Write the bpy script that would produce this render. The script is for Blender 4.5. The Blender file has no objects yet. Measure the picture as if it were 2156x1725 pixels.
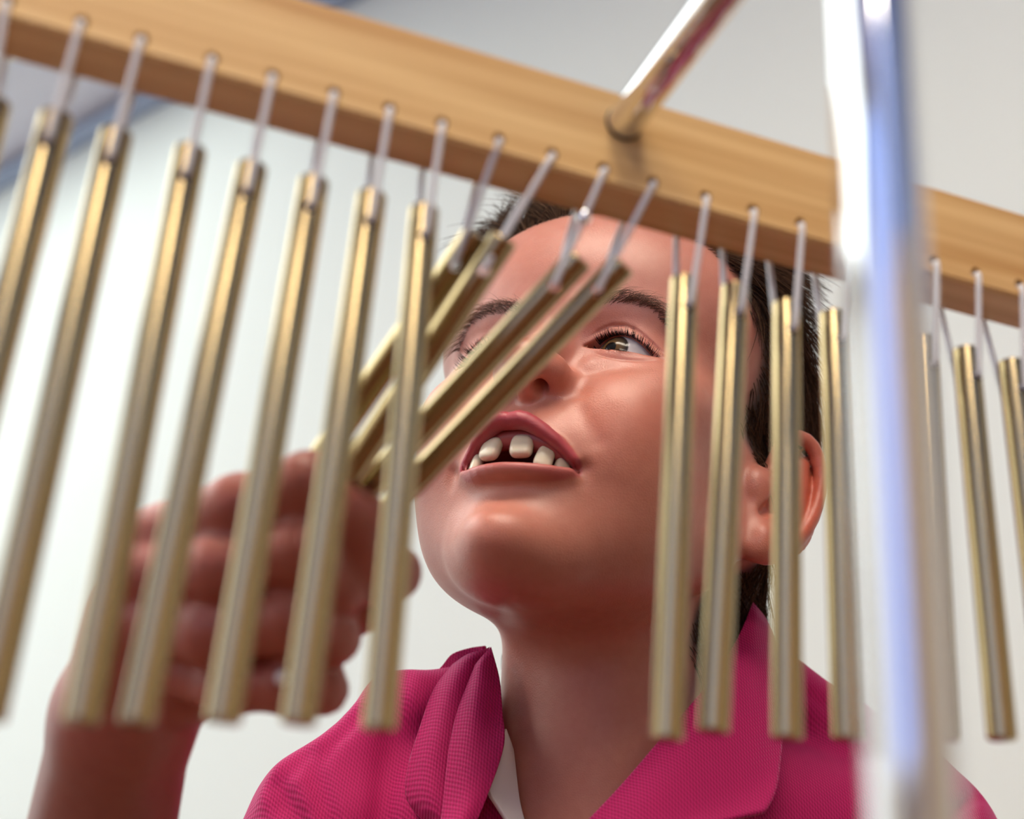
import bpy, bmesh, math, random
import numpy as np
from mathutils import Matrix, Vector

random.seed(7)
rng = np.random.default_rng(11)
SC = bpy.context.scene
COL = SC.collection

# ------------------------------------------------------------------ camera
# measured from the photograph: vanishing points of the hanging bars and of the beam
F, CX, CY = 2600.0, 1078.0, 862.5            # focal length and centre in pixels of the 2156x1725 frame
UP = np.array([522.0, 6062.0, 2600.0]); UP /= np.linalg.norm(UP)          # world up, seen in camera axes (x right, y up, z forward)
FWD = np.array([0, 0, 1.0]) - UP * UP[2]; FWD /= np.linalg.norm(FWD)      # level forward
RGT = np.cross(FWD, UP)
if RGT[0] < 0: RGT = -RGT
BD = np.array([8637.0, -1870.0, 2600.0]); BD -= UP * (UP @ BD); BD /= np.linalg.norm(BD)   # direction of the chime beam
NF = np.cross(BD, UP)
if NF[2] > 0: NF = -NF                                                     # front of the beam
M3 = np.array([RGT, FWD, UP])                # camera axes (mm) -> world axes
CAM_H = 1.15

def w(c):
    """camera-axis millimetres -> world metres"""
    c = np.asarray(c, float)
    p = c @ M3.T * 0.001
    return p + np.array([0, 0, CAM_H])

def ray(x, y):
    return np.array([(x - CX) / F, -(y - CY) / F, 1.0])

def at(x, y, z):
    """point (camera mm) seen at photo pixel x, y at depth z mm"""
    return ray(x, y) * z

def onplane(x, y, p0, n):
    r = ray(x, y)
    return r * ((p0 @ n) / (r @ n))

cam = bpy.data.cameras.new('camera')
camo = bpy.data.objects.new('camera', cam); COL.objects.link(camo)
mw = np.eye(4)
mw[:3, 0] = M3 @ np.array([1, 0, 0]); mw[:3, 1] = M3 @ np.array([0, 1, 0]); mw[:3, 2] = M3 @ np.array([0, 0, -1]); mw[:3, 3] = (0, 0, CAM_H)
camo.matrix_world = Matrix(mw.tolist())
cam.sensor_fit = 'HORIZONTAL'; cam.sensor_width = 36.0
cam.lens = F / 2156.0 * 36.0
cam.clip_start = 0.02; cam.clip_end = 50
cam.dof.use_dof = True
cam.dof.focus_distance = 0.450
cam.dof.aperture_fstop = 6.2
cam.dof.aperture_blades = 0
SC.camera = camo

# ------------------------------------------------------------------ light and exposure
SC.view_settings.view_transform = 'Standard'
SC.view_settings.look = 'None'
SC.view_settings.gamma = 1.0
SC.view_settings.use_curve_mapping = False
SC.view_settings.exposure = 0.08
SC.cycles.max_bounces = 5; SC.cycles.diffuse_bounces = 3; SC.cycles.glossy_bounces = 3; SC.cycles.transmission_bounces = 3
SC.cycles.use_adaptive_sampling = True; SC.cycles.adaptive_threshold = .06
SC.cycles.caustics_reflective = False; SC.cycles.caustics_refractive = False
WIN_L, WIN_W, WIN_F, LAMP = 14.0, 6.0, 17.0, 23.0          # left window, left and right window behind the camera (W), lamp diffusers
LAMPS = [(3.60, 1.50, 1.2, .34, 'warm ceiling lamp panel right above the chimes', LAMP, (1.0, .88, .72)), (4.75, 3.2, 1.2, .34, 'warm ceiling lamp panel near the right wall', LAMP, (1.0, .88, .72)),
         (1.12, 2.15, 1.65, 3.7, 'large white luminous ceiling panel at the left side of the room', 3.3, (.93, 1.0, .97))]
world = bpy.data.worlds.new('daylight'); SC.world = world
world.use_nodes = True
wb = world.node_tree.nodes['Background']
wb.inputs[0].default_value = (0.80, 0.88, 1.0, 1); wb.inputs[1].default_value = .3

def area_light(name, loc, target, sx, sy, power, color):
    l = bpy.data.lights.new(name, 'AREA'); l.shape = 'RECTANGLE'; l.size = sx; l.size_y = sy
    l.energy = power; l.color = color
    o = bpy.data.objects.new(name, l); COL.objects.link(o)
    o.location = loc
    d = Vector(target) - Vector(loc)
    o.rotation_euler = d.to_track_quat('-Z', 'Y').to_euler()
    return o

# ------------------------------------------------------------------ helpers
def mat(name, color=(.8, .8, .8), rough=.5, metal=0.0, spec=.5, **kw):
    m = bpy.data.materials.new(name); m.use_nodes = True
    b = m.node_tree.nodes['Principled BSDF']
    b.inputs['Base Color'].default_value = (*color, 1)
    b.inputs['Roughness'].default_value = rough
    b.inputs['Metallic'].default_value = metal
    b.inputs['Specular IOR Level'].default_value = spec
    for k, v in kw.items():
        b.inputs[k.replace('_', ' ')].default_value = v
    return m

def nodes(m):
    return m.node_tree.nodes, m.node_tree.links, m.node_tree.nodes['Principled BSDF']

def mesh_obj(name, verts, faces, material=None, parent=None, smooth=True):
    me = bpy.data.meshes.new(name)
    me.from_pydata([tuple(map(float, v)) for v in verts], [], [tuple(int(i) for i in f) for f in faces])
    me.update()
    if smooth: me.polygons.foreach_set('use_smooth', np.ones(len(me.polygons), bool))
    return link(name, me, material, parent)

def link(name, me, material=None, parent=None):
    o = bpy.data.objects.new(name, me); COL.objects.link(o)
    if material: me.materials.append(material)
    if parent: attach(o, parent)
    return o

def attach(o, parent):
    o.parent = parent
    o.matrix_parent_inverse = parent.matrix_world.inverted()

def tag(o, label=None, cat=None, group=None, kind=None):
    if label: o['label'] = label
    if cat: o['category'] = cat
    if group: o['group'] = group
    if kind: o['kind'] = kind
    return o

def empty(name, loc, label, cat, group=None):
    o = bpy.data.objects.new(name, None); COL.objects.link(o)
    o.location = tuple(float(v) for v in loc); o.empty_display_size = .02
    o.matrix_world = Matrix.Translation(Vector(tuple(float(v) for v in loc)))
    return tag(o, label, cat, group)

def frame_of(d):
    d = np.asarray(d, float); d = d / np.linalg.norm(d)
    a = np.array([0, 0, 1.0]) if abs(d[2]) < .9 else np.array([1.0, 0, 0])
    u = np.cross(a, d); u /= np.linalg.norm(u)
    return u, np.cross(d, u), d

def tube(path, radii, seg=12, caps=True):
    """swept tube through points (same units as given) -> verts, faces"""
    P = np.asarray(path, float); n = len(P)
    R = np.full(n, radii) if np.isscalar(radii) else np.asarray(radii, float)
    T = np.gradient(P, axis=0); T /= np.linalg.norm(T, axis=1)[:, None] + 1e-12
    u, v, _ = frame_of(T[0]); V = []
    for i in range(n):
        u = u - T[i] * (u @ T[i]); u /= np.linalg.norm(u); v = np.cross(T[i], u)
        for k in range(seg):
            a = 2 * math.pi * k / seg
            V.append(P[i] + R[i] * (math.cos(a) * u + math.sin(a) * v))
    Fc = []
    for i in range(n - 1):
        for k in range(seg):
            Fc.append((i * seg + k, i * seg + (k + 1) % seg, (i + 1) * seg + (k + 1) % seg, (i + 1) * seg + k))
    if caps:
        Fc.append(tuple(range(seg))[::-1]); Fc.append(tuple((n - 1) * seg + k for k in range(seg)))
    return V, Fc

def rod(a, b, r, seg=32, bevel=0.0, nseg=2):
    """straight rod with bevelled ends, world metres"""
    a, b = np.asarray(a, float), np.asarray(b, float); L = np.linalg.norm(b - a); d = (b - a) / L
    ts, rs = [0], [r - bevel]
    if bevel: ts += [bevel * .35, bevel, bevel * 1.4]; rs += [r - bevel * .35, r, r]
    for i in range(1, nseg): ts.append(L * i / nseg); rs.append(r)
    if bevel: ts += [L - bevel * 1.4, L - bevel, L - bevel * .35]; rs += [r, r, r - bevel * .35]
    ts.append(L); rs.append(r - bevel)
    u, v, _ = frame_of(d); V = []; Fc = []
    for t, q in zip(ts, rs):
        for k in range(seg):
            an = 2 * math.pi * k / seg
            V.append(a + d * t + q * (math.cos(an) * u + math.sin(an) * v))
    n = len(ts)
    for i in range(n - 1):
        for k in range(seg):
            Fc.append((i * seg + k, i * seg + (k + 1) % seg, (i + 1) * seg + (k + 1) % seg, (i + 1) * seg + k))
    Fc.append(tuple(range(seg))[::-1]); Fc.append(tuple((n - 1) * seg + k for k in range(seg)))
    return V, Fc

def merge(*parts):
    V, Fc = [], []
    for v, f in parts:
        o = len(V); V += list(v); Fc += [tuple(i + o for i in q) for q in f]
    return V, Fc

def box_frame(o, ax, ay, az, lx, ly, lz):
    """box from corner o along three axes"""
    o = np.asarray(o, float)
    V = [o + ax * lx * i + ay * ly * j + az * lz * k for k in (0, 1) for j in (0, 1) for i in (0, 1)]
    Fc = [(0, 2, 3, 1), (4, 5, 7, 6), (0, 1, 5, 4), (2, 6, 7, 3), (0, 4, 6, 2), (1, 3, 7, 5)]
    return V, Fc

def boolean_cut(o, cutters):
    """subtract the cutter meshes and keep the result as plain geometry"""
    V, Fc = merge(*cutters)
    c = mesh_obj('cutter', V, Fc, smooth=False)
    bm = bmesh.new(); bm.from_mesh(c.data); bmesh.ops.recalc_face_normals(bm, faces=bm.faces); bm.to_mesh(c.data); bm.free()
    bm = bmesh.new(); bm.from_mesh(o.data); bmesh.ops.recalc_face_normals(bm, faces=bm.faces); bm.to_mesh(o.data); bm.free()
    md = o.modifiers.new('cut', 'BOOLEAN'); md.operation = 'DIFFERENCE'; md.object = c; md.solver = 'EXACT'
    dg = bpy.context.evaluated_depsgraph_get(); dg.update()
    me = bpy.data.meshes.new_from_object(o.evaluated_get(dg))
    o.modifiers.clear(); old = o.data; o.data = me; bpy.data.meshes.remove(old)
    cd = c.data; bpy.data.objects.remove(c); bpy.data.meshes.remove(cd)
    return o

def smooth_by_angle(me, deg=35):
    bm = bmesh.new(); bm.from_mesh(me)
    for f in bm.faces: f.smooth = True
    for e in bm.edges:
        if len(e.link_faces) == 2 and e.calc_face_angle(0) > math.radians(deg): e.smooth = False
    bm.to_mesh(me); bm.free()
# ------------------------------------------------------------------ the room
ZC = 2.75                                     # ceiling height
def at_height(x, y, z):
    d = ray(x, y) @ M3.T
    return np.array([0, 0, CAM_H]) + d * ((z - CAM_H) / d[2])
E0, E1 = at_height(0, 372, ZC), at_height(690, -6, ZC)      # wall-ceiling edge of the back wall
WD = E1 - E0; WD[2] = 0; WD /= np.linalg.norm(WD)           # along the back wall, to the right
WN = np.array([WD[1], -WD[0], 0.0])                         # into the room
Z3 = np.array([0, 0, 1.0])
RL, DEPTH = 5.4, 4.4                                        # room length along the back wall, and depth
RC = E0 - WD * .9; RC[2] = 0                                # left back corner on the floor
def rp_(s, n, z): return RC + WD * s + WN * n + Z3 * z       # room coordinates

# light of the room: daylight windows and ceiling lamps
def room_area(name, s, n, z, ts, tn, tz, sx, sy, power, color):
    return area_light(name, tuple(rp_(s, n, z)), tuple(rp_(ts, tn, tz)), sx, sy, power, color)
room_area('window_daylight', .03, 1.85, 1.55, 1.0, 1.85, 1.55, 3.1, 2.1, WIN_L, (.94, .97, 1.0))
room_area('window_daylight', 1.1, DEPTH - .03, 1.55, 1.1, 0, 1.55, 1.9, 1.9, WIN_W, (.92, .96, 1.0))
room_area('window_daylight', 4.0, DEPTH - .03, 1.68, 4.0, 0, 1.68, 2.5, 1.85, WIN_F, (.22, .42, 1.0))

wall_m = mat('painted_plaster', (.78, .82, .79), .75, spec=.2)
N, L, B = nodes(wall_m)
nz = N.new('ShaderNodeTexNoise'); nz.inputs['Scale'].default_value = 60
bp = N.new('ShaderNodeBump'); bp.inputs['Strength'].default_value = .05
L.new(nz.outputs['Fac'], bp.inputs['Height']); L.new(bp.outputs['Normal'], B.inputs['Normal'])
ceil_m = mat('ceiling_paint', (.74, .73, .82), .8, spec=.2)
floor_m = mat('dark_wood_floor', (.12, .06, .035), .45)
N, L, B = nodes(floor_m)
nz = N.new('ShaderNodeTexNoise'); nz.inputs['Scale'].default_value = 25; nz.inputs['Detail'].default_value = 6
cr = N.new('ShaderNodeValToRGB'); cr.color_ramp.elements[0].color = (.12, .042, .017, 1); cr.color_ramp.elements[1].color = (.21, .080, .034, 1)
L.new(nz.outputs['Fac'], cr.inputs[0]); L.new(cr.outputs[0], B.inputs['Base Color'])
front_m = mat('beige_wall_paint', (.46, .37, .27), .7)
added_panel_m = mat('added_panel_beige', (.50, .38, .25), .6)
lilac_m = mat('blue_wall_paint', (.24, .33, .62), .7)
trim_m = mat('blue_grey_cornice', (.30, .36, .50), .5)
white_m = mat('white_gloss_paint', (.85, .86, .86), .35)
def lamp_mat(strength, color):
    m = mat('lamp_diffuser', (.9, .9, .88), .5)
    b = m.node_tree.nodes['Principled BSDF']; b.inputs['Emission Color'].default_value = (*color, 1); b.inputs['Emission Strength'].default_value = strength
    return m
def slab(name, o, ax, ay, az, lx, ly, lz, m, parent=None):
    V, Fc = box_frame(o, ax, ay, az, lx, ly, lz)
    return mesh_obj(name, V, Fc, m, parent, smooth=False)
def room_box(name, s0, s1, n0, n1, z0, z1, m, parent=None):
    return slab(name, rp_(s0, n0, z0), WD, WN, Z3, s1 - s0, n1 - n0, z1 - z0, m, parent)
T_ = .1
tag(room_box('floor', -T_, RL + T_, -T_, DEPTH + T_, -.05, 0, floor_m), kind='structure')
tag(room_box('ceiling', -T_, RL + T_, -T_, DEPTH + T_, ZC, ZC + .05, ceil_m), kind='structure')
tag(room_box('wall_back', -T_, RL + T_, -T_, 0, 0, ZC, wall_m), kind='structure')
tag(room_box('wall_left', -T_, 0, 0, DEPTH, 0, ZC, wall_m), kind='structure')
tag(room_box('wall_right', RL, RL + T_, 0, DEPTH, 0, ZC, lilac_m), kind='structure')
tag(room_box('wall_front', -T_, RL + T_, DEPTH, DEPTH + T_, 0, ZC, front_m), kind='structure')
V, Fc = tube([rp_(0, .012, ZC - .030), rp_(RL, .012, ZC - .030)], .026, 16)
tag(mesh_obj('trim_1', V, Fc, trim_m), kind='structure')
tag(room_box('baseboard_back', 0, RL, 0, .015, 0, .09, white_m), kind='structure')
# window casings around the daylight
def casing(name, s0, s1, n0, n1, z0, z1, flat):
    e = .05
    if flat == 's':
        bs = [(s0, s1, n0 - e, n0, z0 - e, z1 + e), (s0, s1, n1, n1 + e, z0 - e, z1 + e), (s0, s1, n0, n1, z0 - e, z0), (s0, s1, n0, n1, z1, z1 + e)]
    else:
        bs = [(s0 - e, s0, n0, n1, z0 - e, z1 + e), (s1, s1 + e, n0, n1, z0 - e, z1 + e), (s0, s1, n0, n1, z0 - e, z0), (s0, s1, n0, n1, z1, z1 + e)]
    parts = [box_frame(rp_(a, c, z), WD, WN, Z3, b - a, d - c, y - z) for a, b, c, d, z, y in bs]
    o = mesh_obj(name, *merge(*parts), white_m, smooth=False); tag(o, kind='structure')
casing('window_1', .0, .06, .3, 3.4, .5, 2.6, 's')
casing('window_2', .15, 2.05, DEPTH - .06, DEPTH, .6, 2.5, 'n')
casing('window_3', 2.75, 5.25, DEPTH - .06, DEPTH, .755, 2.605, 'n')
tag(room_box('added_warm_panel', RL - .02, RL, 0, 3.3, 0, 1.95, added_panel_m), kind='structure')  # unseen panel, added so the bars reflect a warm tone
def ceiling_lamp(s, n, ls, ln, label, strength, color):
    t = empty('ceiling_lamp', rp_(s, n, ZC), label, 'lamp')
    e = .03
    parts = [box_frame(rp_(a, c, ZC - .06), WD, WN, Z3, b - a, d - c, .06) for a, b, c, d in ((s - ls / 2 - e, s - ls / 2, n - ln / 2 - e, n + ln / 2 + e), (s + ls / 2, s + ls / 2 + e, n - ln / 2 - e, n + ln / 2 + e), (s - ls / 2, s + ls / 2, n - ln / 2 - e, n - ln / 2), (s - ls / 2, s + ls / 2, n + ln / 2, n + ln / 2 + e))]
    mesh_obj('lamp_frame', *merge(*parts), white_m, t, smooth=False)
    mesh_obj('diffuser', *box_frame(rp_(s - ls / 2, n - ln / 2, ZC - .05), WD, WN, Z3, ls, ln, .02), lamp_mat(strength, color), t, smooth=False)
for q in LAMPS: ceiling_lamp(*q)
# ------------------------------------------------------------------ wooden beam of the bar chimes
Z0 = 266.0
H0 = at(172.3, 44.9, Z0)                         # first hole in view
HOLES = [(15, 2), (172, 42), (297, 83), (447, 122), (574, 160), (703, 196), (820, 232), (931, 257), (1051, 292), (1163, 320), (1272, 352),
         (1375, 384), (1486, 413), (1586, 443), (1686, 470), (1785, 497), (1880, 525), (1969, 551), (2056, 576), (2148, 602)]
HP = [onplane(x, y, H0, NF) for x, y in HOLES]   # on the front face, camera mm
HP = [H0 + BD * ((p - H0) @ BD) for p in HP]     # drilled on one line
for k in range(1, 5): HP.append(HP[19] + BD * 13.65 * k)
HP.insert(0, HP[0] - BD * 13.65)
BT, BB, BDEP = 23.6, -4.0, 15.3                  # beam above / below the hole line, and its depth

wood = mat('pine_wood', (.75, .48, .22), .42, spec=.35)
N, L, B = nodes(wood)
tc = N.new('ShaderNodeTexCoord')
mp = N.new('ShaderNodeMapping'); mp.inputs['Scale'].default_value = (6, 330, 330)
n1 = N.new('ShaderNodeTexNoise'); n1.inputs['Scale'].default_value = 1.0; n1.inputs['Detail'].default_value = 3
mp2 = N.new('ShaderNodeMapping'); mp2.inputs['Scale'].default_value = (2.2, 75, 75)
n2 = N.new('ShaderNodeTexNoise'); n2.inputs['Scale'].default_value = 1.0; n2.inputs['Detail'].default_value = 2; n2.inputs['Distortion'].default_value = .6
ramp = N.new('ShaderNodeValToRGB')
ramp.color_ramp.elements[0].position = .30; ramp.color_ramp.elements[0].color = (.56, .28, .080, 1)
ramp.color_ramp.elements[1].position = .60; ramp.color_ramp.elements[1].color = (.90, .61, .27, 1)
mx = N.new('ShaderNodeMix'); mx.data_type = 'FLOAT'; mx.inputs[0].default_value = .55
L.new(tc.outputs['Object'], mp.inputs[0]); L.new(mp.outputs[0], n1.inputs['Vector'])
L.new(tc.outputs['Object'], mp2.inputs[0]); L.new(mp2.outputs[0], n2.inputs['Vector'])
L.new(n1.outputs['Fac'], mx.inputs[2]); L.new(n2.outputs['Fac'], mx.inputs[3])
L.new(mx.outputs[0], ramp.inputs[0]); L.new(ramp.outputs[0], B.inputs['Base Color'])
bp = N.new('ShaderNodeBump'); bp.inputs['Strength'].default_value = .12; bp.inputs['Distance'].default_value = .0004
L.new(n1.outputs['Fac'], bp.inputs['Height']); L.new(bp.outputs['Normal'], B.inputs['Normal'])

S0, S1 = -38.0, 322.0
def beam_cm(s, n, u): return H0 + BD * s - NF * n + UP * u      # s along, n back from the front face, u up
bw, uw, nw = BD @ M3.T, UP @ M3.T, NF @ M3.T
# beam mesh in its own axes (x along, y towards camera, z up), so the grain follows the wood
org = w(H0)
rotm = Matrix(np.array([bw, nw, uw]).T.tolist()).to_4x4()
beam_world = Matrix.Translation(Vector(org.tolist())) @ rotm
bm = bmesh.new()
vs = [bm.verts.new((s * .001, -n * .001, u * .001)) for s in (S0, S1) for n in (0, BDEP) for u in (BB, BT)]
idx = [(0, 1, 3, 2), (4, 6, 7, 5), (0, 4, 5, 1), (2, 3, 7, 6), (0, 2, 6, 4), (1, 5, 7, 3)]
for q in idx: bm.faces.new([vs[i] for i in q])
bmesh.ops.recalc_face_normals(bm, faces=bm.faces)
bmesh.ops.bevel(bm, geom=list(bm.edges), offset=.0007, segments=2, affect='EDGES')
me = bpy.data.meshes.new('chime_beam'); bm.to_mesh(me); bm.free()
beam = link('chime_beam', me, wood)
hx = [(p - H0) @ BD for p in HP]
cuts = [rod((x * .001, .004, 0), (x * .001, -.0215, 0), 0.0017, 16) for x in hx]
boolean_cut(beam, cuts)
smooth_by_angle(beam.data, 30)
beam.matrix_world = beam_world
tag(beam, 'long pale pine beam with drilled holes carrying the hanging chimes', 'beam')

# ------------------------------------------------------------------ chime bars
brass = mat('satin_brass', (.46, .355, .185), .20, 1.0)
N, L, B = nodes(brass)
B.inputs['Specular Tint'].default_value = (1, 1, 1, 1)
nylon = mat('clear_nylon', (.95, .95, .96), .45, spec=.5, Transmission_Weight=.15, IOR=1.25)
bead_m = mat('silver_bead', (.93, .96, 1), .08, 1.0)

PM = H0 - NF * (BDEP / 2)                        # vertical plane through the middle of the beam
TR = 3.5                                         # bar radius, mm
def on_mid(x, y): return onplane(x, y, PM, NF)
# k: index into HP ; top centre pixel, bottom centre pixel (extended outside the frame where needed)
straight = {
    0: ((-30, 190), (-420, 1500)), 1: ((-12, 215), (-330, 1510)), 2: ((120, 243), (-200, 1515)), 3: ((246, 280), (-30, 1520)), 4: ((402, 314), (172, 1525)), 5: ((531, 350), (288, 1527)),
    6: ((661, 380), (468, 1524)), 7: ((783, 410), (627, 1527)), 8: ((893, 440), (797, 1540)),
    13: ((1440, 588), (1405, 1560)), 14: ((1547, 604), (1502, 1544)), 15: ((1655, 638), (1657, 1558)),
    16: ((1753, 660), (1784, 1560)), 17: ((1862, 690), (1880, 1558)), 18: ((1948, 712), (1994, 1560)), 19: ((2033, 736), (2110, 1560)), 20: ((2128, 762), (2222, 1560)), 21: ((2225, 790), (2325, 1560)),
}
def chime(name, top, bot, front, back, label, group, bead=None):
    """top, bot: bar axis ends; front, back: string holes in the beam (camera mm)"""
    d = (bot - top) / np.linalg.norm(bot - top)
    t = empty(name, w(top), label, 'chime bar', group)
    V, Fc = rod(w(top), w(bot), TR * .001, 28, .0006, 2)
    o = mesh_obj('bar', V, Fc, brass, smooth=False)
    side = -NF - d * (-NF @ d); side /= np.linalg.norm(side)      # string hole runs front to back
    hp = top + d * 9.0
    boolean_cut(o, [rod(w(hp - side * 6), w(hp + side * 6), .0015, 18)])
    smooth_by_angle(o.data, 40)
    attach(o, t)
    # cord: beam front hole -> bar hole -> back hole, in one loop
    r = .82
    fr = hp - side * (TR + r * .7); bk = hp + side * (TR + r * .7)
    pf = front + NF * .8; pb = back - NF * .8
    front = front - UP * .7; back = back - UP * .7; pf = front + NF * .8; pb = back - NF * .8
    path = [front - NF * 4, front - NF * .6, front + NF * .55 - UP * .2]
    for q in np.linspace(.06, .97, 12): path.append(pf + (fr - pf) * q)
    path += [fr + d * .1 - side * .1, fr + side * 1.2 - d * .35, hp - d * .4, bk - side * 1.2 - d * .35, bk + d * .1 + side * .1]
    for q in np.linspace(.03, .94, 12): path.append(bk + (pb - bk) * q)
    path += [back - NF * .55 - UP * .2, back + NF * .6, back + NF * 4]
    V, Fc = tube([w(p) for p in path], r * .001, 8)
    mesh_obj('cord', V, Fc, nylon, t)
    if bead:
        c = pf + (fr - pf) * bead; dd = (fr - pf) / np.linalg.norm(fr - pf)
        prof = [(-1.7, .95), (-1.3, 1.5), (-.5, 1.8), (.5, 1.8), (1.3, 1.5), (1.7, .95)]
        V, Fc = tube([w(c + dd * a) for a, _ in prof], [b * .001 for _, b in prof], 14)
        mesh_obj('bead', V, Fc, bead_m, t)['label'] = 'small shiny silvery bead on the cord'
    return t
CL = {
    0: None, 1: 'brass chime bar cut off by the left picture edge, outermost of all',
    2: 'brass chime bar second from the left edge, hanging straight and blurred',
    3: 'brass chime bar third from the left edge, bottom end out of the picture',
    4: 'brass chime bar fourth from the left, lower end in front of the wrist',
    5: 'brass chime bar fifth from the left, leftmost bar crossing the knuckles',
    6: 'brass chime bar sixth from the left, crossing the middle of the fist',
    7: 'brass chime bar seventh from the left, crossing the bent fingertips',
    8: 'straight brass chime bar in front of the thumb, last before the slanted ones',
    13: 'straight brass chime bar before the cheek, first right of the slanted ones',
    14: 'straight brass chime bar crossing the temple and jaw, beside the ear',
    15: 'straight brass chime bar crossing the middle of the ear',
    16: 'straight brass chime bar behind the ear rim, next to the chrome post',
    17: 'brass chime bar mostly hidden behind the chrome post',
    18: 'brass chime bar peeking out at the right side of the chrome post',
    19: 'brass chime bar hanging free to the right of the chrome post',
    20: 'brass chime bar cut off by the right picture edge',
}
GRP = 'brass chime bars hanging from the beam'
for k, (tp, bt) in straight.items():
    if CL.get(k) is None: continue
    chime('chime_bar', on_mid(*tp), on_mid(*bt), HP[k], HP[k] - NF * BDEP, CL[k], GRP)
# the four bars pulled aside by the hand: top pixel, grip pixel, length
L8 = np.linalg.norm(on_mid(*straight[8][1]) - on_mid(*straight[8][0]))
L13 = np.linalg.norm(on_mid(*straight[13][1]) - on_mid(*straight[13][0]))
slant = {9: ((1004, 492), (684, 952), 'slanted brass chime bar pulled aside, leftmost of the four, behind a straight bar'),
         10: ((1063, 500), (706, 1045), 'slanted brass chime bar pulled aside, second of the four, over the far eyebrow'),
         11: ((1222, 543), (742, 1062), 'slanted brass chime bar pulled aside, third of the four, across the nose'),
         12: ((1313, 555), (772, 1120), 'slanted brass chime bar pulled aside, rightmost of the four, below the near eyebrow')}
SL_BOT = {}
for k, (tp, bt, lab) in slant.items():
    ln = L8 + (L13 - L8) * (k - 8) / 5
    back_ = {9: 5.5, 10: -1.0}.get(k, 0.0)          # the first two lie one behind the other
    a = onplane(*tp, PM - NF * back_, NF)
    dz = {9: 16.0, 10: 14.0, 11: 15.0, 12: 15.0}[k]
    lo_, hi_ = .3, 3.0
    for _ in range(40):                          # slide along the bar's direction until its length is right
        m_ = (lo_ + hi_) / 2
        b_ = at(tp[0] + (bt[0] - tp[0]) * m_, tp[1] + (bt[1] - tp[1]) * m_, a[2] + dz)
        if np.linalg.norm(b_ - a) < ln: lo_ = m_
        else: hi_ = m_
    SL_BOT[k] = (a, b_)
    chime('chime_bar', a, b_, HP[k], HP[k] - NF * BDEP, lab, GRP, bead=.42 if k == 11 else None)

# ------------------------------------------------------------------ chrome stand
chrome = mat('polished_chrome', (.80, .81, .83), .06, 1.0)
rubber = mat('black_rubber', (.03, .03, .03), .6)
base = onplane(1312, 262, H0, NF)
RR = 4.6
post_c = at(1832, 0, 182.0)
# rod leaves the beam at a right angle and meets the post
post_lo = at(1924, 1725, 150.0)
pd = (post_lo - post_c) / np.linalg.norm(post_lo - post_c)
harm = base @ UP                                                   # height of the arm
pj = post_c + pd * ((harm - post_c @ UP) / (pd @ UP))             # post axis at that height
tlen = (pj - base) @ NF
rend = base + NF * (tlen + 6)
floor_p = post_c + pd * ((CAM_H * 1000 + (post_c @ UP)) / -(pd @ UP))
ptop = pj - pd * 22
stand = empty('chime_stand', w(floor_p), 'chrome stand with an upright post and a short arm holding the beam', 'stand')
PR = 5.7
V, Fc = rod(w(ptop), w(floor_p + UP * 30), PR * .001, 48, .001, 8); mesh_obj('post', V, Fc, chrome, stand)
V, Fc = rod(w(base - NF * 2), w(rend), RR * .001, 40, .0004, 4); mesh_obj('arm', V, Fc, chrome, stand)
V, Fc = merge(rod(w(base + NF * .05), w(base + NF * 1.1), (RR + .25) * .001, 40, .0002, 2)); mesh_obj('collar', V, Fc, rubber, stand)['label'] = 'dark ring where the arm meets the wood'
parts = [rod(w(pj - pd * 14), w(pj + pd * 6.2), .0082, 32, .0008, 2), rod(w(rend - NF * 16), w(rend + NF * 3), .0072, 32, .0008, 2)]
parts.append(rod(w(pj), w(base + NF * tlen), .0058, 24, .0005, 2))
mesh_obj('clamp', *merge(*parts), rubber, stand)
for a in range(3):
    an = a * 2 * math.pi / 3 + .4
    dx = RGT * math.cos(an) + FWD * math.sin(an)
    V, Fc = rod(w(floor_p + UP * 60), w(floor_p + dx * 220 + UP * 8), .006, 20, .001, 2); mesh_obj('foot', V, Fc, chrome, stand)
# ------------------------------------------------------------------ implicit-surface modelling (for the person)
def ell(p, c, r):
    r = np.asarray(r, float); q = p - np.asarray(c, float)
    k0 = np.sqrt(((q / r) ** 2).sum(1)); k1 = np.sqrt(((q / (r * r)) ** 2).sum(1)) + 1e-9
    return k0 * (k0 - 1) / k1
def elr(p, c, r, R):
    """ellipsoid with its own axes (rows of R)"""
    return ell((p - np.asarray(c, float)) @ np.asarray(R).T, (0, 0, 0), r)
def sph(p, c, r): return np.sqrt(((p - np.asarray(c, float)) ** 2).sum(1)) - r
def cone(p, a, b, ra, rb):
    a = np.asarray(a, float); ba = np.asarray(b, float) - a; pa = p - a
    h = np.clip(pa @ ba / (ba @ ba), 0, 1)
    return np.sqrt(((pa - h[:, None] * ba) ** 2).sum(1)) - (ra + (rb - ra) * h)
def poly(p, pts, rad):
    d = None
    for i in range(len(pts) - 1):
        q = cone(p, pts[i], pts[i + 1], rad[i], rad[i + 1]); d = q if d is None else np.minimum(d, q)
    return d
def spoly(p, pts, rad, k):
    d = None
    for i in range(len(pts) - 1):
        q = cone(p, pts[i], pts[i + 1], rad[i], rad[i + 1]); d = q if d is None else smin(d, q, k)
    return d
def smin(a, b, k):
    h = np.maximum(k - np.abs(a - b), 0) / k
    return np.minimum(a, b) - h * h * k * .25
def smax(a, b, k): return -smin(-a, -b, k)
def sstep(e0, e1, x):
    t = np.clip((x - e0) / (e1 - e0), 0, 1); return t * t * (3 - 2 * t)
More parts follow.
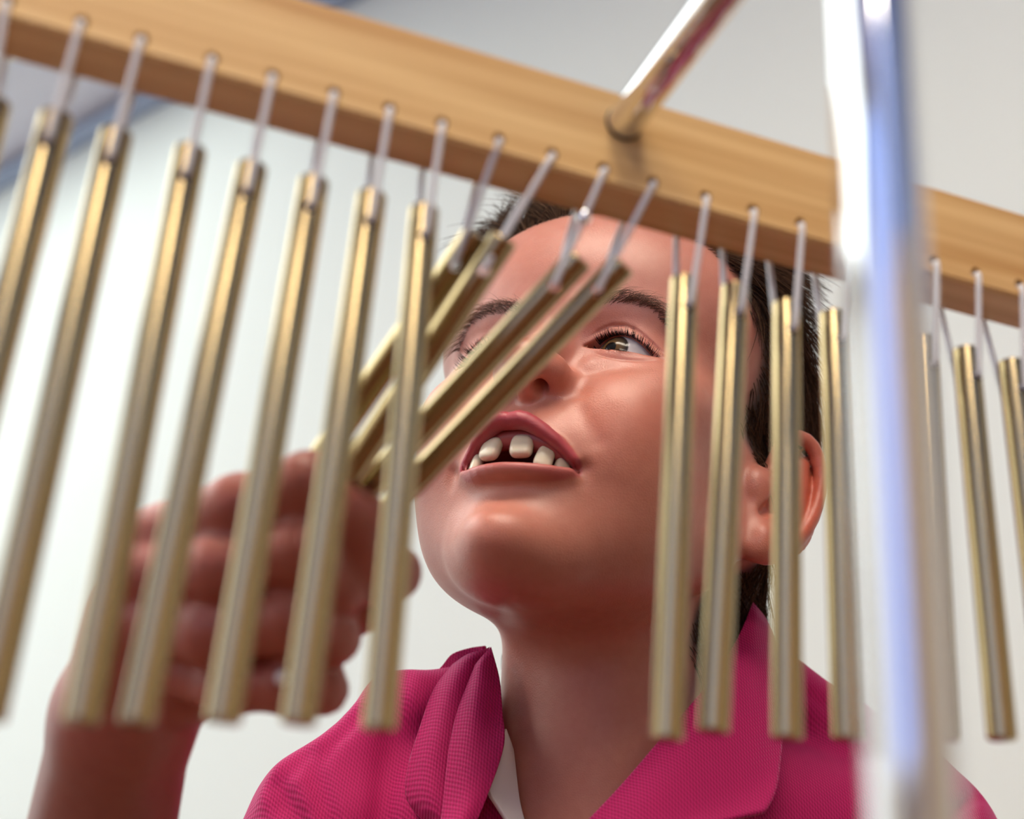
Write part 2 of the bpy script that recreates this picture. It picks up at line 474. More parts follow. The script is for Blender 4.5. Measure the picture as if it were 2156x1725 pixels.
def catmull(P, n):
    P = np.asarray(P, float); Q = np.vstack([2 * P[0] - P[1], P, 2 * P[-1] - P[-2]]); out = []
    m = len(P) - 1
    for t in np.linspace(0, m - 1e-9, n):
        i = int(t); u = t - i; a, b, c, d = Q[i:i + 4]
        out.append(.5 * ((2 * b) + (c - a) * u + (2 * a - 5 * b + 4 * c - d) * u * u + (3 * b - a - 3 * c + d) * u ** 3))
    return np.array(out)

def surface_nets(f, lo, hi, h, nb=8, slack=1.7):
    """sparse naive surface nets of f<0; returns verts, quads"""
    lo = np.asarray(lo, float); hi = np.asarray(hi, float); S = nb * h
    n = np.ceil((hi - lo) / S).astype(int)
    I = np.stack(np.meshgrid(*[np.arange(k) for k in n], indexing='ij'), -1).reshape(-1, 3)
    dc = f(lo + (I + .5) * S)
    I = I[np.abs(dc) < S * .87 * slack]
    g = np.stack(np.meshgrid(*[np.arange(nb + 1)] * 3, indexing='ij'), -1)       # lattice of one block
    NB = len(I); D = np.empty((NB, nb + 1, nb + 1, nb + 1), np.float32)
    step = max(1, 400000 // (nb + 1) ** 3)
    for s in range(0, NB, step):
        P = lo + (I[s:s + step, None, None, None, :] * nb + g) * h
        D[s:s + step] = f(P.reshape(-1, 3)).reshape(P.shape[:-1])
    neg = D < 0
    c = sum(neg[:, a:nb + a, b:nb + b, e:nb + e].astype(np.int8) for a in (0, 1) for b in (0, 1) for e in (0, 1))
    B, X, Y, Z = np.nonzero((c > 0) & (c < 8))
    cell = I[B] * nb + np.stack([X, Y, Z], 1)
    acc = np.zeros((len(B), 3)); cnt = np.zeros(len(B))
    cor = [(a, b, e) for a in (0, 1) for b in (0, 1) for e in (0, 1)]
    val = {q: D[B, X + q[0], Y + q[1], Z + q[2]].astype(float) for q in cor}
    for q in cor:
        for ax in range(3):
            if q[ax]: continue
            r = list(q); r[ax] = 1; r = tuple(r)
            m = (val[q] < 0) != (val[r] < 0)
            t = np.where(m, val[q] / np.where(m, val[q] - val[r], 1), 0)
            pos = np.array(q, float)[None] + t[:, None] * np.eye(3)[ax]
            acc += pos * m[:, None]; cnt += m
    V = lo + (cell + acc / cnt[:, None]) * h
    big = (n * nb + 4).astype(np.int64)
    key = lambda c_: ((c_[:, 0] + 1) * big[1] + c_[:, 1] + 1) * big[2] + c_[:, 2] + 1
    kk = key(cell.astype(np.int64)); order = np.argsort(kk); ks = kk[order]
    quads = []
    for ax in range(3):
        sl0 = [slice(0, nb)] * 3; sl1 = [slice(0, nb)] * 3; sl1[ax] = slice(1, nb + 1)
        a = neg[(slice(None), *sl0)]; b = neg[(slice(None), *sl1)]
        Bq, x, y, z = np.nonzero(a != b)
        if not len(Bq): continue
        base = (I[Bq] * nb + np.stack([x, y, z], 1)).astype(np.int64)
        fl = a[Bq, x, y, z]
        u, v = (ax + 1) % 3, (ax + 2) % 3
        eu, ev = np.eye(3, dtype=np.int64)[u], np.eye(3, dtype=np.int64)[v]
        ids = []
        ok = np.ones(len(base), bool)
        for off in (-eu - ev, -ev, 0 * eu, -eu):
            kq = key(base + off); j = np.clip(np.searchsorted(ks, kq), 0, len(ks) - 1)
            ok &= ks[j] == kq; ids.append(order[j])
        Q = np.stack(ids, 1); Q[~fl] = Q[~fl][:, ::-1]
        quads.append(Q[ok])
    return V, np.vstack(quads)

def project(f, V, it=3, maxstep=1.0, e=.05):
    V = V.copy()
    for _ in range(it):
        G = np.stack([(f(V + np.eye(3)[i] * e) - f(V - np.eye(3)[i] * e)) / (2 * e) for i in range(3)], 1)
        d = f(V); gg = (G * G).sum(1) + 1e-6
        s = -(d / gg)[:, None] * G
        l = np.linalg.norm(s, axis=1); s *= np.minimum(1, maxstep / (l + 1e-9))[:, None]
        V += s * .9
    return V

def relax(V, Q, it=2, lam=.5):
    n = len(V)
    E = np.vstack([Q[:, [0, 1]], Q[:, [1, 2]], Q[:, [2, 3]], Q[:, [3, 0]]])
    E = np.vstack([E, E[:, ::-1]])
    deg = np.bincount(E[:, 0], minlength=n)[:, None]
    for _ in range(it):
        A = np.stack([np.bincount(E[:, 0], weights=V[E[:, 1], k], minlength=n) for k in range(3)], 1) / np.maximum(deg, 1)
        V = V + (A - V) * lam
    return V

def subdivide_quads(V, Q, mask):
    """split the masked quads in four; their neighbours are closed with fans of triangles (faces of 3 or 4 corners)"""
    E = np.sort(np.vstack([Q[:, [0, 1]], Q[:, [1, 2]], Q[:, [2, 3]], Q[:, [3, 0]]]), axis=1)
    n = len(V); k = E[:, 0].astype(np.int64) * n + E[:, 1]
    m4 = np.concatenate([mask] * 4)
    uk = np.unique(k[m4]); mid = .5 * (V[uk // n] + V[uk % n])
    V2 = np.vstack([V, mid]); ei = n + np.arange(len(uk))
    nf = len(Q)
    j = np.clip(np.searchsorted(uk, k), 0, len(uk) - 1); eid = np.where(uk[j] == k, ei[j], -1).reshape(4, nf).T
    Qm = Q[mask]; em = eid[mask]
    c = len(V2) + np.arange(len(Qm)); V2 = np.vstack([V2, V[Qm].mean(1)])
    new = [np.stack([Qm[:, i], em[:, i], c, em[:, i - 1]], 1) for i in range(4)]
    rest = Q[~mask]; er = eid[~mask]
    plain = (er < 0).all(1)
    tris = []
    for q, e in zip(rest[~plain], er[~plain]):
        loop = []
        for i in range(4):
            loop.append(q[i])
            if e[i] >= 0: loop.append(e[i])
        tris.append(tuple(int(a) for a in loop))
    return V2, np.vstack(new + [rest[plain]]), tris
# ------------------------------------------------------------------ head of the person (local mm: x to the person's left, y forward, z up, origin between the eyes)
HR = np.array([[0.906, -0.356, 0.229], [0.050, 0.627, 0.777], [-0.420, -0.693, 0.586]])
u_, s_, v_ = np.linalg.svd(HR); HR = u_ @ v_
HT = np.array([15.3, 22.4, 467.9])
def h2c(p): return np.asarray(p, float) @ HR.T + HT          # head -> camera mm
def c2h(p): return (np.asarray(p, float) - HT) @ HR

EYE = np.array([27.0, -11.8, -0.4]); ER = 12.8
EAX = np.array([[math.cos(.26), -math.sin(.26), 0], [math.sin(.26), math.cos(.26), 0], [0, 0, 1.0]])   # eye axes turned outwards: rows u (to the temple), v (forward), w (up)
UL_, UR_ = -16.4, 15.2                        # canthi along u
def lid_up(u):
    t = np.clip((u - UL_) / (UR_ - UL_), 0, 1)
    return np.interp(t, [0, .12, .28, .42, .56, .7, .86, 1], [.2, 2.6, 4.5, 4.6, 3.3, .8, -2.3, -4.2])
def lid_lo(u):
    t = np.clip((u - UL_) / (UR_ - UL_), 0, 1)
    return np.interp(t, [0, .12, .3, .5, .7, .88, 1], [-.6, -1.2, -2.7, -3.8, -4.0, -3.9, -4.2])

MW = 22.4                                     # half width of the mouth
def lip_u(x):                                  # lower border of the upper lip
    t = np.clip(np.abs(x) / MW, 0, 1); return -49.0 - 8.4 * t ** 1.7
def lip_l(x):                                  # upper border of the lower lip
    t = np.clip(np.abs(x) / MW, 0, 1); return -60.2 + 2.4 * t ** 2
UL = catmull([(-23, 2.0, -57.2), (-15.5, 9.0, -51.0), (-8, 13.6, -47.2), (-3.6, 15.2, -46.4), (0, 15.0, -46.9), (3.6, 15.2, -46.4), (8, 13.6, -47.2), (15.5, 9.0, -51.0), (23, 2.0, -57.2)], 17)
ULR = np.interp(np.linspace(-1, 1, 17), [-1, -.75, -.3, 0, .3, .75, 1], [1.4, 2.9, 3.8, 3.6, 3.8, 2.9, 1.4])
LLp = catmull([(-22, .5, -58.2), (-15, 6.0, -61.2), (-7, 9.2, -62.8), (0, 10.0, -63.2), (7, 9.2, -62.8), (15, 6.0, -61.2), (22, .5, -58.2)], 13)
LLR = np.interp(np.linspace(-1, 1, 13), [-1, -.6, 0, .6, 1], [.5, 2.2, 2.8, 2.2, .5])
HEL = catmull([(71, -70, -13), (71, -66.5, -4), (75, -67, 4), (79.5, -70.5, 8.5), (84, -76, 6), (86.5, -80, -3), (86, -81, -15), (83.5, -80, -27), (78.5, -77, -37.5), (73.5, -72.5, -44.5), (69, -67.5, -46.5)], 22)
HELR = np.interp(np.linspace(0, 1, 22), [0, .15, .35, .6, .8, 1], [2.0, 2.7, 3.0, 2.7, 3.0, 4.2])
ANT = catmull([(79.5, -76, -1), (80, -77, -11), (78.5, -76.5, -21), (76, -74.0, -30), (72.5, -69.5, -33.5)], 9)

def mouth_x(x): return np.where(x < 0, x * 1.12, x)             # the far corner is drawn in a little

def part_min(d, q, c, r, fn, k):
    """smooth union of a feature evaluated only around it"""
    m = ((q - np.asarray(c, float)) ** 2).sum(1) < r * r
    if m.any(): d[m] = smin(d[m], fn(q[m]), k)
    return d

def head_sdf(p):
    ax = np.abs(p[:, 0]); y, z = p[:, 1], p[:, 2]
    s = np.stack([ax, y, z], 1)
    d = ell(p, (0, -84, 40), (77, 93, 67))
    d = smin(d, ell(p, (0, -34, 38), (64, 44, 49)), 24)
    d = smin(d, ell(p, (0, -42, -22), (54, 44, 50)), 22)
    d = smin(d, ell(s, (42, -24, -17), (17, 21, 15)), 18)
    d = smin(d, ell(s, (29, -11, -33), (18, 16, 18)), 16)
    d = smin(d, ell(s, (34, -33, -51), (19, 25, 23)), 20)
    d = smin(d, ell(p, (0, -20, -50), (32, 30, 26)), 14)
    d = smin(d, cone(s, (47, -60, -50), (15, -19, -80), 12, 12.5), 18)
    d = smin(d, cone(s, (56, -66, -10), (48, -60, -52), 9, 11), 14)
    d = smin(d, ell(p, (0, -11, -85), (17, 21.5, 14)), 14)
    d = smin(d, ell(p, (0, -46, -66), (42, 38, 24)), 16)
    f = (y > -34) & (z < 40) & (z > -110) & (d < 40)
    if f.any(): d[f] = face_sdf(p[f], s[f], d[f])
    se = s + np.where(p[:, :1] < 0, np.array([[5.0, -2.0, -7.0]]), 0)
    e = ((se - np.array([77, -74, -18.])) ** 2).sum(1) < 48 ** 2
    if e.any(): d[e] = ear_sdf(se[e], d[e])
    return d

def face_sdf(p, s, d):
    ax, y, z = s[:, 0], s[:, 1], s[:, 2]
    # brows, sockets
    d = smin(d, cone(s, (9, 3.5, 14), (41, -9, 17), 5, 5), 10)
    d = smax(d, -ell(s, (28, 13, -2), (18, 10, 9.5)), 11)
    # nose
    nb = spoly(p, [(0, 1, 6), (0, 5.5, -4), (0, 11, -12), (0, 15.5, -20)], [6.5, 6.0, 6.6, 8.2], 5)
    nb = smin(nb, ell(p, (0, 16.4, -19.6), (8.8, 8.0, 7.4)), 5)
    nb = smin(nb, ell(s, (9.9, 9.2, -20.6), (5.0, 7.6, 6.0)), 5)
    nb = smin(nb, cone(p, (0, 15.5, -22.5), (0, 10.5, -27), 3.2, 3.8), 4)
    d = smin(d, nb, 7)
    d = smax(d, -cone(s, (17.6, 9.0, -19), (17.2, 7.5, -26), .1, .3), 7)
    d = smax(d, -elr(s, (5.9, 11.4, -24.5), (1.9, 3.2, 6.5), [[.94, .28, -.2], [-.3, .95, 0], [.2, 0, .98]]), 1.8)
    # lids
    d = part_min(d, s, EYE, 40, lambda q: smin(sph(q, EYE, ER + 1.0), cone(q, (18, -2, -10), (39, -8.5, -9.5), 3.0, 3.2), 6), 6)
    m = ((s - EYE) ** 2).sum(1) < 30 ** 2
    if m.any():
        q = (s[m] - EYE) @ EAX.T; u, v, ww = q.T; rr = np.sqrt((q ** 2).sum(1))
        op = np.maximum(np.maximum(ww - lid_up(u), lid_lo(u) - ww), np.maximum(UL_ - u, u - UR_))
        op = np.maximum(np.maximum(op, (ER - 2.5) - rr), -v - 2)
        dm = smax(d[m], -op, .8)
        cr = np.abs(ww - (lid_up(u) * .9 + 4.2 - .008 * u * u))
        dm = dm + .8 * np.exp(-(cr / .7) ** 2) * sstep(16, 10, np.abs(u)) * sstep(0, 5, v)     # lid crease
        cl_ = np.abs(ww - (lid_lo(u) * .9 - 4.6 + .012 * u * u))
        dm = dm + .35 * np.exp(-(cl_ / .8) ** 2) * sstep(15, 8, np.abs(u)) * sstep(0, 5, v)
        d[m] = dm
    # lips and mouth
    d = smax(d, -cone(p, (0, 17.0, -34), (0, 18.2, -42), 1.2, 1.6), 4)           # philtrum
    p = p.copy(); p[:, 0] = mouth_x(p[:, 0]); ax = np.abs(p[:, 0])
    d = part_min(d, p, (0, 8, -56), 36, lambda q: poly(q, UL, ULR), 2.4)
    d = part_min(d, p, (0, 8, -56), 36, lambda q: poly(q, LLp, LLR), 6.0)
    ml = np.maximum(np.maximum(z - lip_u(p[:, 0]), lip_l(p[:, 0]) - z), ax - MW)
    ml = np.maximum(ml, -22 - y)
    d = smax(d, -ml * .8, 2.6)
    d = d + .55 * np.exp(-(cone(s, (20, 8, -34), (29, 3.5, -47), 0, 0) / 3.5) ** 2)   # smile fold
    d = smax(d, -cone(s, (25.4, 1.5, -57.6), (27.2, 1, -62), .6, .3), 5)         # corner dimple
    d = smax(d, -cone(p, (-9, 12.0, -72), (9, 12.0, -72), 1.8, 1.8), 9)          # under the lower lip
    return d

def ear_sdf(s, d):
    R = np.array([[.80, .60, .0], [.60, -.80, 0], [0, 0, 1.0]])            # rows: thickness, breadth, height
    e = elr(s, (76.5, -76.5, -17), (3.6, 13.5, 25), R)
    e = smin(e, ell(s, (71, -77, -20), (6, 9, 20)), 5)
    e = smin(e, poly(s, HEL, HELR), 2.2)
    e = smin(e, poly(s, ANT, np.full(9, 2.5)), 3.0)
    e = smin(e, ell(s, (71, -69, -41.5), (5.4, 7.5, 7.5)), 3.5)
    e = smin(e, cone(s, (62, -66, -44), (67, -67, -20), 5, 6), 6)
    d = smin(d, e, 4)
    d = smax(d, -ell(s, (73.4, -71.0, -20), (5.2, 6.2, 9.6)), 2.5)                 # concha bowl
    d = smax(d, -cone(s, (70, -64.5, -31), (72, -67.0, -25), 1.8, 3.0), 2.5)     # notch
    d = smin(d, ell(s, (66.5, -62.5, -19), (4.6, 5.0, 6.6)), 5)                  # tragus
    return d
# ------------------------------------------------------------------ body: neck, shoulders, arm and hand (camera mm)
NB0 = h2c((0, -84, -30)); NB1 = np.array([34.0, -162.0, 468.0])
SHL, SHR = np.array([-66.0, -166.0, 462.0]), np.array([154.0, -178.0, 492.0])       # image left / right shoulder
WR = at(262, 1510, 344.0); EL = np.array([-190.0, -330.0, 470.0])
FG = {  # joints: photo pixel, depth, radius
    'index': [(335, 1128, 313, 8.2), (500, 1070, 303, 7.6), (648, 1022, 298, 7.4), (752, 1092, 300, 7.0), (776, 1222, 306, 6.4)],
    'middle': [(288, 1205, 311, 8.4), (470, 1196, 300, 8.0), (640, 1160, 296, 7.6), (712, 1240, 302, 7.0), (690, 1300, 313, 6.6)],
    'ring': [(285, 1300, 312, 8.2), (450, 1330, 302, 8.0), (622, 1302, 298, 7.6), (700, 1342, 304, 6.8), (670, 1375, 316, 6.2)],
    'little': [(320, 1385, 318, 7.6), (480, 1440, 308, 7.2), (610, 1438, 304, 7.0), (680, 1452, 308, 6.2), (650, 1462, 318, 5.8)],
    'thumb': [(400, 1440, 336, 10.5), (600, 1370, 336, 9.5), (770, 1250, 322, 8.4), (828, 1206, 314, 7.4)],
}
FJ = {k: (np.array([at(x, y, z) for x, y, z, r in v]), [r for *_, r in v]) for k, v in FG.items()}
def arm_sdf(p):
    d = np.full(len(p), 60.0)
    m = ((p - at(470, 1280, 318)) ** 2).sum(1) < 130 ** 2
    if m.any():
        q = p[m]
        e = cone(q, at(330, 1180, 330), at(420, 1400, 342), 12, 13)
        e = smin(e, cone(q, at(300, 1300, 322), WR, 15, 18), 10)
        e = smin(e, cone(q, at(480, 1250, 342), at(430, 1380, 345), 10, 11), 8)
        fd = None
        for k, (J, r) in FJ.items():
            f1 = spoly(q, J, r, 1.5)
            for j in (1, 2):                                            # knuckle swelling
                f1 = smin(f1, sph(q, J[j], r[j] + .5), 3)
            fd = f1 if fd is None else smin(fd, f1, 1.6)
        e = smin(e, fd, 4)
        d[m] = e
    fa = smin(cone(p, WR, WR + (EL - WR) * .4, 19, 25), cone(p, WR + (EL - WR) * .4, EL, 24, 26), 12)
    d = smin(d, fa, 8)
    d = smin(d, cone(p, EL, SHL, 24, 22), 10)
    return d
def torso_sdf(p):
    d = cone(p, NB0, NB1, 40, 41)
    d = smin(d, cone(p, NB0 + (NB1 - NB0) * .85, SHR, 25, 26), 24)
    d = smin(d, cone(p, NB0 + (NB1 - NB0) * .85, SHL, 25, 22), 24)
    d = smin(d, spoly(p, [h2c((50, -88, -26)), at(1512, 1290, 508), at(1540, 1440, 505)], [17, 15, 20], 8), 18)
    ch = np.array([40.0, -300.0, 430.0])
    d = smin(d, ell(p, ch, (115, 130, 62)), 40)
    return d
def body_sdf(p):
    d = torso_sdf(p)
    d = smin(d, arm_sdf(p), 10)
    q = c2h(p)
    m = ((q - np.array([0, -65, 0])) ** 2).sum(1) < 150 ** 2
    if m.any(): d[m] = smin(d[m], head_sdf(q[m]), 16)
    return d

V, Q = surface_nets(body_sdf, (-245, -400, 255), (215, 150, 640), 2.2)
V = relax(V, Q, 1, .4); V = project(body_sdf, V, 2)
def hsub(V, Q, cond):
    C = c2h(V[Q].mean(1)); return cond(C[:, 0], C[:, 1], C[:, 2])
nface = lambda x, y, z: (y > -30) & (z < 32) & (z > -105)
V, Q, T1 = subdivide_quads(V, Q, hsub(V, Q, nface) | hsub(V, Q, lambda x, y, z: (x > 62) & (np.abs(z + 18) < 36) & (np.abs(y + 74) < 22)))
n1 = len(V); V = project(body_sdf, V, 2)
V, Q, T2 = subdivide_quads(V, Q, hsub(V, Q, lambda x, y, z: (y > -18) & (z < 15) & (z > -72) & (np.abs(x) < 46)))
fm = hsub(V, V[:, :0].astype(int) if False else np.arange(len(V))[:, None], lambda x, y, z: (y > -34) & (z < 36))
V[fm] = project(body_sdf, V[fm], 3, e=.03)
BODY_V, BODY_F = V, [tuple(q) for q in Q.tolist()] + T1 + T2
HL = c2h(V)

# hair region (0..1) over the head, in head axes
def hair_mask(p):
    x, y, z = np.abs(p[:, 0]), p[:, 1], p[:, 2]
    yh = np.interp(z, [-12, -9, -2, 24, 40, 52, 60, 66, 74], [-100, -60, -50, -34, -16, -5, 3, 12, 60])
    m = sstep(-2, 9, yh - y) * sstep(-14, -9, z)
    back = sstep(-84, -90, y) * sstep(-84, -70, z)
    ear = ((p[:, 1] + 74) ** 2 / 17 ** 2 + (z + 18) ** 2 / 33 ** 2 < 1) & (x > 66) 
    m = np.where(ear, 0, np.maximum(m, back))
    return m * (z > -88)

def skin_colors(V, HL):
    n = len(V); C = np.tile(np.array([.53, .215, .158]), (n, 1))
    def mixin(c, f): C[:] = C + (np.array(c) - C) * f[:, None]
    x, y, z = HL[:, 0], HL[:, 1], HL[:, 2]; ax = np.abs(x)
    g = lambda c, r: np.exp(-(((np.stack([ax, y, z], 1) - np.array(c)) / np.array(r)) ** 2).sum(1))
    mixin((.57, .185, .115), .75 * g((34, 0, -34), (20, 24, 18)))            # cheeks
    mixin((.57, .18, .115), .55 * g((6, 20, -22), (11, 12, 9)))             # nose
    mixin((.55, .20, .14), .5 * g((0, 12, -86), (18, 16, 14)))              # chin
    mixin((.50, .165, .125), .6 * g((28, 0, -1), (17, 10, 9)))              # eyelids
    mixin((.60, .11, .05), .95 * g((80, -76, -18), (12, 16, 34)))           # ear
    # lips
    HM = HL.copy(); HM[:, 0] = mouth_x(HM[:, 0]); up = poly(HM, UL, ULR); lo = poly(HM, LLp, LLR)
    near = (z > -72) & (z < -38) & (y > -8) & (ax < 27)
    lip = np.where(near, np.maximum(sstep(1.3, .3, up), sstep(2.8, 1.6, lo) * sstep(-66.0, -62.8, z) * .6), 0)
    mixin((.42, .060, .085), .92 * lip)
    inner = near & (y < np.interp(ax, [0, 8, 15, 23], [8.5, 7.5, 3.5, -2])) & (z < lip_u(x) + 2) & (z > lip_l(x) - 2)
    C[inner] = (.22, .03, .03)
    hm = hair_mask(HL) * (np.linalg.norm(HL - np.array([0, -70, 10]), axis=1) < 135)
    mixin((.045, .024, .015), .96 * hm)
    # forearm: shade painted in as darker skin; hand: redder skin plus some painted shade
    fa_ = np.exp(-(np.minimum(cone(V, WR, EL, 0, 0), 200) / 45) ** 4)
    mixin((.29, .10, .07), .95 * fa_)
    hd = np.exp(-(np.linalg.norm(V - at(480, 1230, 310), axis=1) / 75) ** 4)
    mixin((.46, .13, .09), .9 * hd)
    return C

skin = mat('skin', (.7, .4, .3), .38, spec=.45)
N, L, B = nodes(skin)
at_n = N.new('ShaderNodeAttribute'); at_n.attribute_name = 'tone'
nz = N.new('ShaderNodeTexNoise'); nz.inputs['Scale'].default_value = 260; nz.inputs['Detail'].default_value = 4
tc = N.new('ShaderNodeTexCoord'); L.new(tc.outputs['Object'], nz.inputs['Vector'])
mixc = N.new('ShaderNodeMix'); mixc.data_type = 'RGBA'; mixc.blend_type = 'MULTIPLY'; mixc.inputs[0].default_value = .35
crp = N.new('ShaderNodeValToRGB'); crp.color_ramp.elements[0].position = .3; crp.color_ramp.elements[0].color = (.86, .72, .70, 1); crp.color_ramp.elements[1].position = .65; crp.color_ramp.elements[1].color = (1, 1, 1, 1)
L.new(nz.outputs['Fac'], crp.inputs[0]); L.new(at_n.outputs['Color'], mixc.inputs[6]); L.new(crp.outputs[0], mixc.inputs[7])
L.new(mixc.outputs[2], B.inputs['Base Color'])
B.inputs['Subsurface Weight'].default_value = .32
B.inputs['Subsurface Radius'].default_value = (1.0, .32, .16)
B.inputs['Subsurface Scale'].default_value = .0032
nf = N.new('ShaderNodeTexNoise'); nf.inputs['Scale'].default_value = 1700; nf.inputs['Detail'].default_value = 2
L.new(tc.outputs['Object'], nf.inputs['Vector'])
bp = N.new('ShaderNodeBump'); bp.inputs['Strength'].default_value = .38; bp.inputs['Distance'].default_value = .0003
L.new(nf.outputs['Fac'], bp.inputs['Height']); L.new(bp.outputs['Normal'], B.inputs['Normal'])

person = empty('person', w(np.array([40.0, -420.0, 440.0])), 'person in a magenta polo shirt looking up through the chimes, one fist gripping bars', 'person')
body = mesh_obj('body', w(BODY_V), BODY_F, skin, person)
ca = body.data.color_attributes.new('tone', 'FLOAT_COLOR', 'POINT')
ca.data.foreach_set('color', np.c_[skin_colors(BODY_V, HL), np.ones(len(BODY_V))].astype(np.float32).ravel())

# ------------------------------------------------------------------ eyes
def head_obj(name, Vh, Fc, m, parent=person, smooth=True):
    return mesh_obj(name, w(h2c(np.asarray(Vh, float))), Fc, m, parent, smooth)
eye_m = mat('eyeball', (.8, .8, .8), .16, spec=.25)
N, L, B = nodes(eye_m)
ra = N.new('ShaderNodeAttribute'); ra.attribute_name = 'iris'
rp = N.new('ShaderNodeValToRGB'); rp.color_ramp.interpolation = 'LINEAR'
els = rp.color_ramp.elements; els[0].position = 0; els[0].color = (.004, .004, .004, 1); els[1].position = 1; els[1].color = (.62, .58, .60, 1)
for pos, c in ((.155, (.004, .004, .004, 1)), (.175, (.11, .055, .02, 1)), (.32, (.085, .055, .03, 1)), (.42, (.035, .024, .02, 1)), (.455, (.03, .025, .025, 1)), (.49, (.56, .52, .54, 1))):
    e = els.new(pos); e.color = c
L.new(ra.outputs['Fac'], rp.inputs[0]); L.new(rp.outputs[0], B.inputs['Base Color'])
B.inputs['Coat Weight'].default_value = .06; B.inputs['Coat Roughness'].default_value = .02
gz = np.array([-2.6, 12.0, -1.5]); gz /= np.linalg.norm(gz)
for sx in (1, -1):
    c = EYE * np.array([sx, 1, 1]); u0, v0, _ = frame_of(gz); Vh, Fc, ir = [], [], []
    nr, ns = 36, 48
    for i in range(nr + 1):
        a = math.pi * i / nr * .999 + 1e-4
        rr = ER + .9 * math.exp(-(a / .42) ** 4) - .0
        for k in range(ns):
            b = 2 * math.pi * k / ns
            Vh.append(c + rr * (math.cos(a) * gz + math.sin(a) * (math.cos(b) * u0 + math.sin(b) * v0))); ir.append(min(a / 1.1, 1.0))
    for i in range(nr):
        for k in range(ns): Fc.append((i * ns + k, i * ns + (k + 1) % ns, (i + 1) * ns + (k + 1) % ns, (i + 1) * ns + k))
    o = head_obj('eyeball', Vh, Fc, eye_m)
    A = o.data.attributes.new('iris', 'FLOAT', 'POINT'); A.data.foreach_set('value', np.array(ir, np.float32))
    # pink corner of the eye
    cc = (EYE + np.array([-13.6, 3.0, 0]) @ EAX) * np.array([sx, 1, 1])
# ------------------------------------------------------------------ teeth and gums
tooth_m = mat('tooth_enamel', (.74, .65, .50), .18, spec=.5, Subsurface_Weight=.2, Subsurface_Scale=.002)
gum_m = mat('gum', (.42, .09, .09), .25, spec=.5)
def tooth(cx, cy, zt, zb, wd, yaw, thick=4.4, roll=0.0):
    nu, nv = 16, 12; Vh, Fc = [], []
    for i in range(nv + 1):
        ph = math.pi * (i / nv - .5)
        for k in range(nu):
            th = 2 * math.pi * k / nu
            sp = lambda v, e: math.copysign(abs(v) ** e, v)
            X = wd / 2 * sp(math.cos(ph), .45) * sp(math.cos(th), .55)
            Y = thick / 2 * sp(math.cos(ph), .45) * sp(math.sin(th), .8)
            Zz = (zt - zb) / 2 * sp(math.sin(ph), .7)
            X *= 1 + .10 * Zz / (zt - zb) * -1.0
            X, Zz = X * math.cos(roll) - Zz * math.sin(roll), X * math.sin(roll) + Zz * math.cos(roll)
            Vh.append((cx + X * math.cos(yaw) - Y * math.sin(yaw), cy + X * math.sin(yaw) + Y * math.cos(yaw), (zt + zb) / 2 + Zz))
    for i in range(nv):
        for k in range(nu): Fc.append((i * nu + k, i * nu + (k + 1) % nu, (i + 1) * nu + (k + 1) % nu, (i + 1) * nu + k))
    return head_obj('tooth', Vh, Fc, tooth_m)
for a in ((3.9, 9.3, -48.6, -57.4, 8.3, -.12, 4.6, .10), (-8.2, 8.6, -48.8, -57.6, 8.4, .28, 4.6, -.12), (11.9, 5.9, -51.5, -60.6, 6.6, -.55, 4.4, -.10), (17.0, 1.4, -53.5, -60.6, 5.6, -.9, 4.4, 0),
          (-14.6, 4.6, -53.0, -61.4, 5.2, .8, 4.2, 0), (-18.4, .4, -54, -61, 5, 1.0, 4, 0)):
    tooth(*a)
Vh, Fc = tube(catmull([(-21, -5, -52), (-15, 2.6, -50), (-8, 6.0, -48.0), (0, 7.0, -47.4), (8, 6.2, -48.4), (15, 2.6, -50.6), (21, -5, -53)], 30), np.full(30, 4.4), 14)
head_obj('gum', Vh, Fc, gum_m)
Vh, Fc = tube(catmull([(-13, -16, -63), (-7, -10, -61), (0, -8, -60.5), (7, -10, -61), (13, -16, -63)], 16), [3, 5, 6, 6.5, 7, 7, 7, 7, 7, 7, 7, 7, 6.5, 6, 5, 3], 12)
head_obj('tongue', Vh, Fc, mat('tongue', (.40, .10, .10), .3))

Vb, Fb = [], []
for i in range(9):
    for k in range(12):
        a, b = math.pi * i / 8, 2 * math.pi * k / 12
        Vb.append(at(594, 1428, 296.5) + 2.1 * np.array([math.sin(a) * math.cos(b), math.cos(a), math.sin(a) * math.sin(b)]))
for i in range(8):
    for k in range(12): Fb.append((i * 12 + k, i * 12 + (k + 1) % 12, (i + 1) * 12 + (k + 1) % 12, (i + 1) * 12 + k))
mesh_obj('finger_bead', w(np.array(Vb)), Fb, mat('pearl', (.82, .74, .74), .15, spec=.7), person)['label'] = 'small pale shiny bead at the little finger'
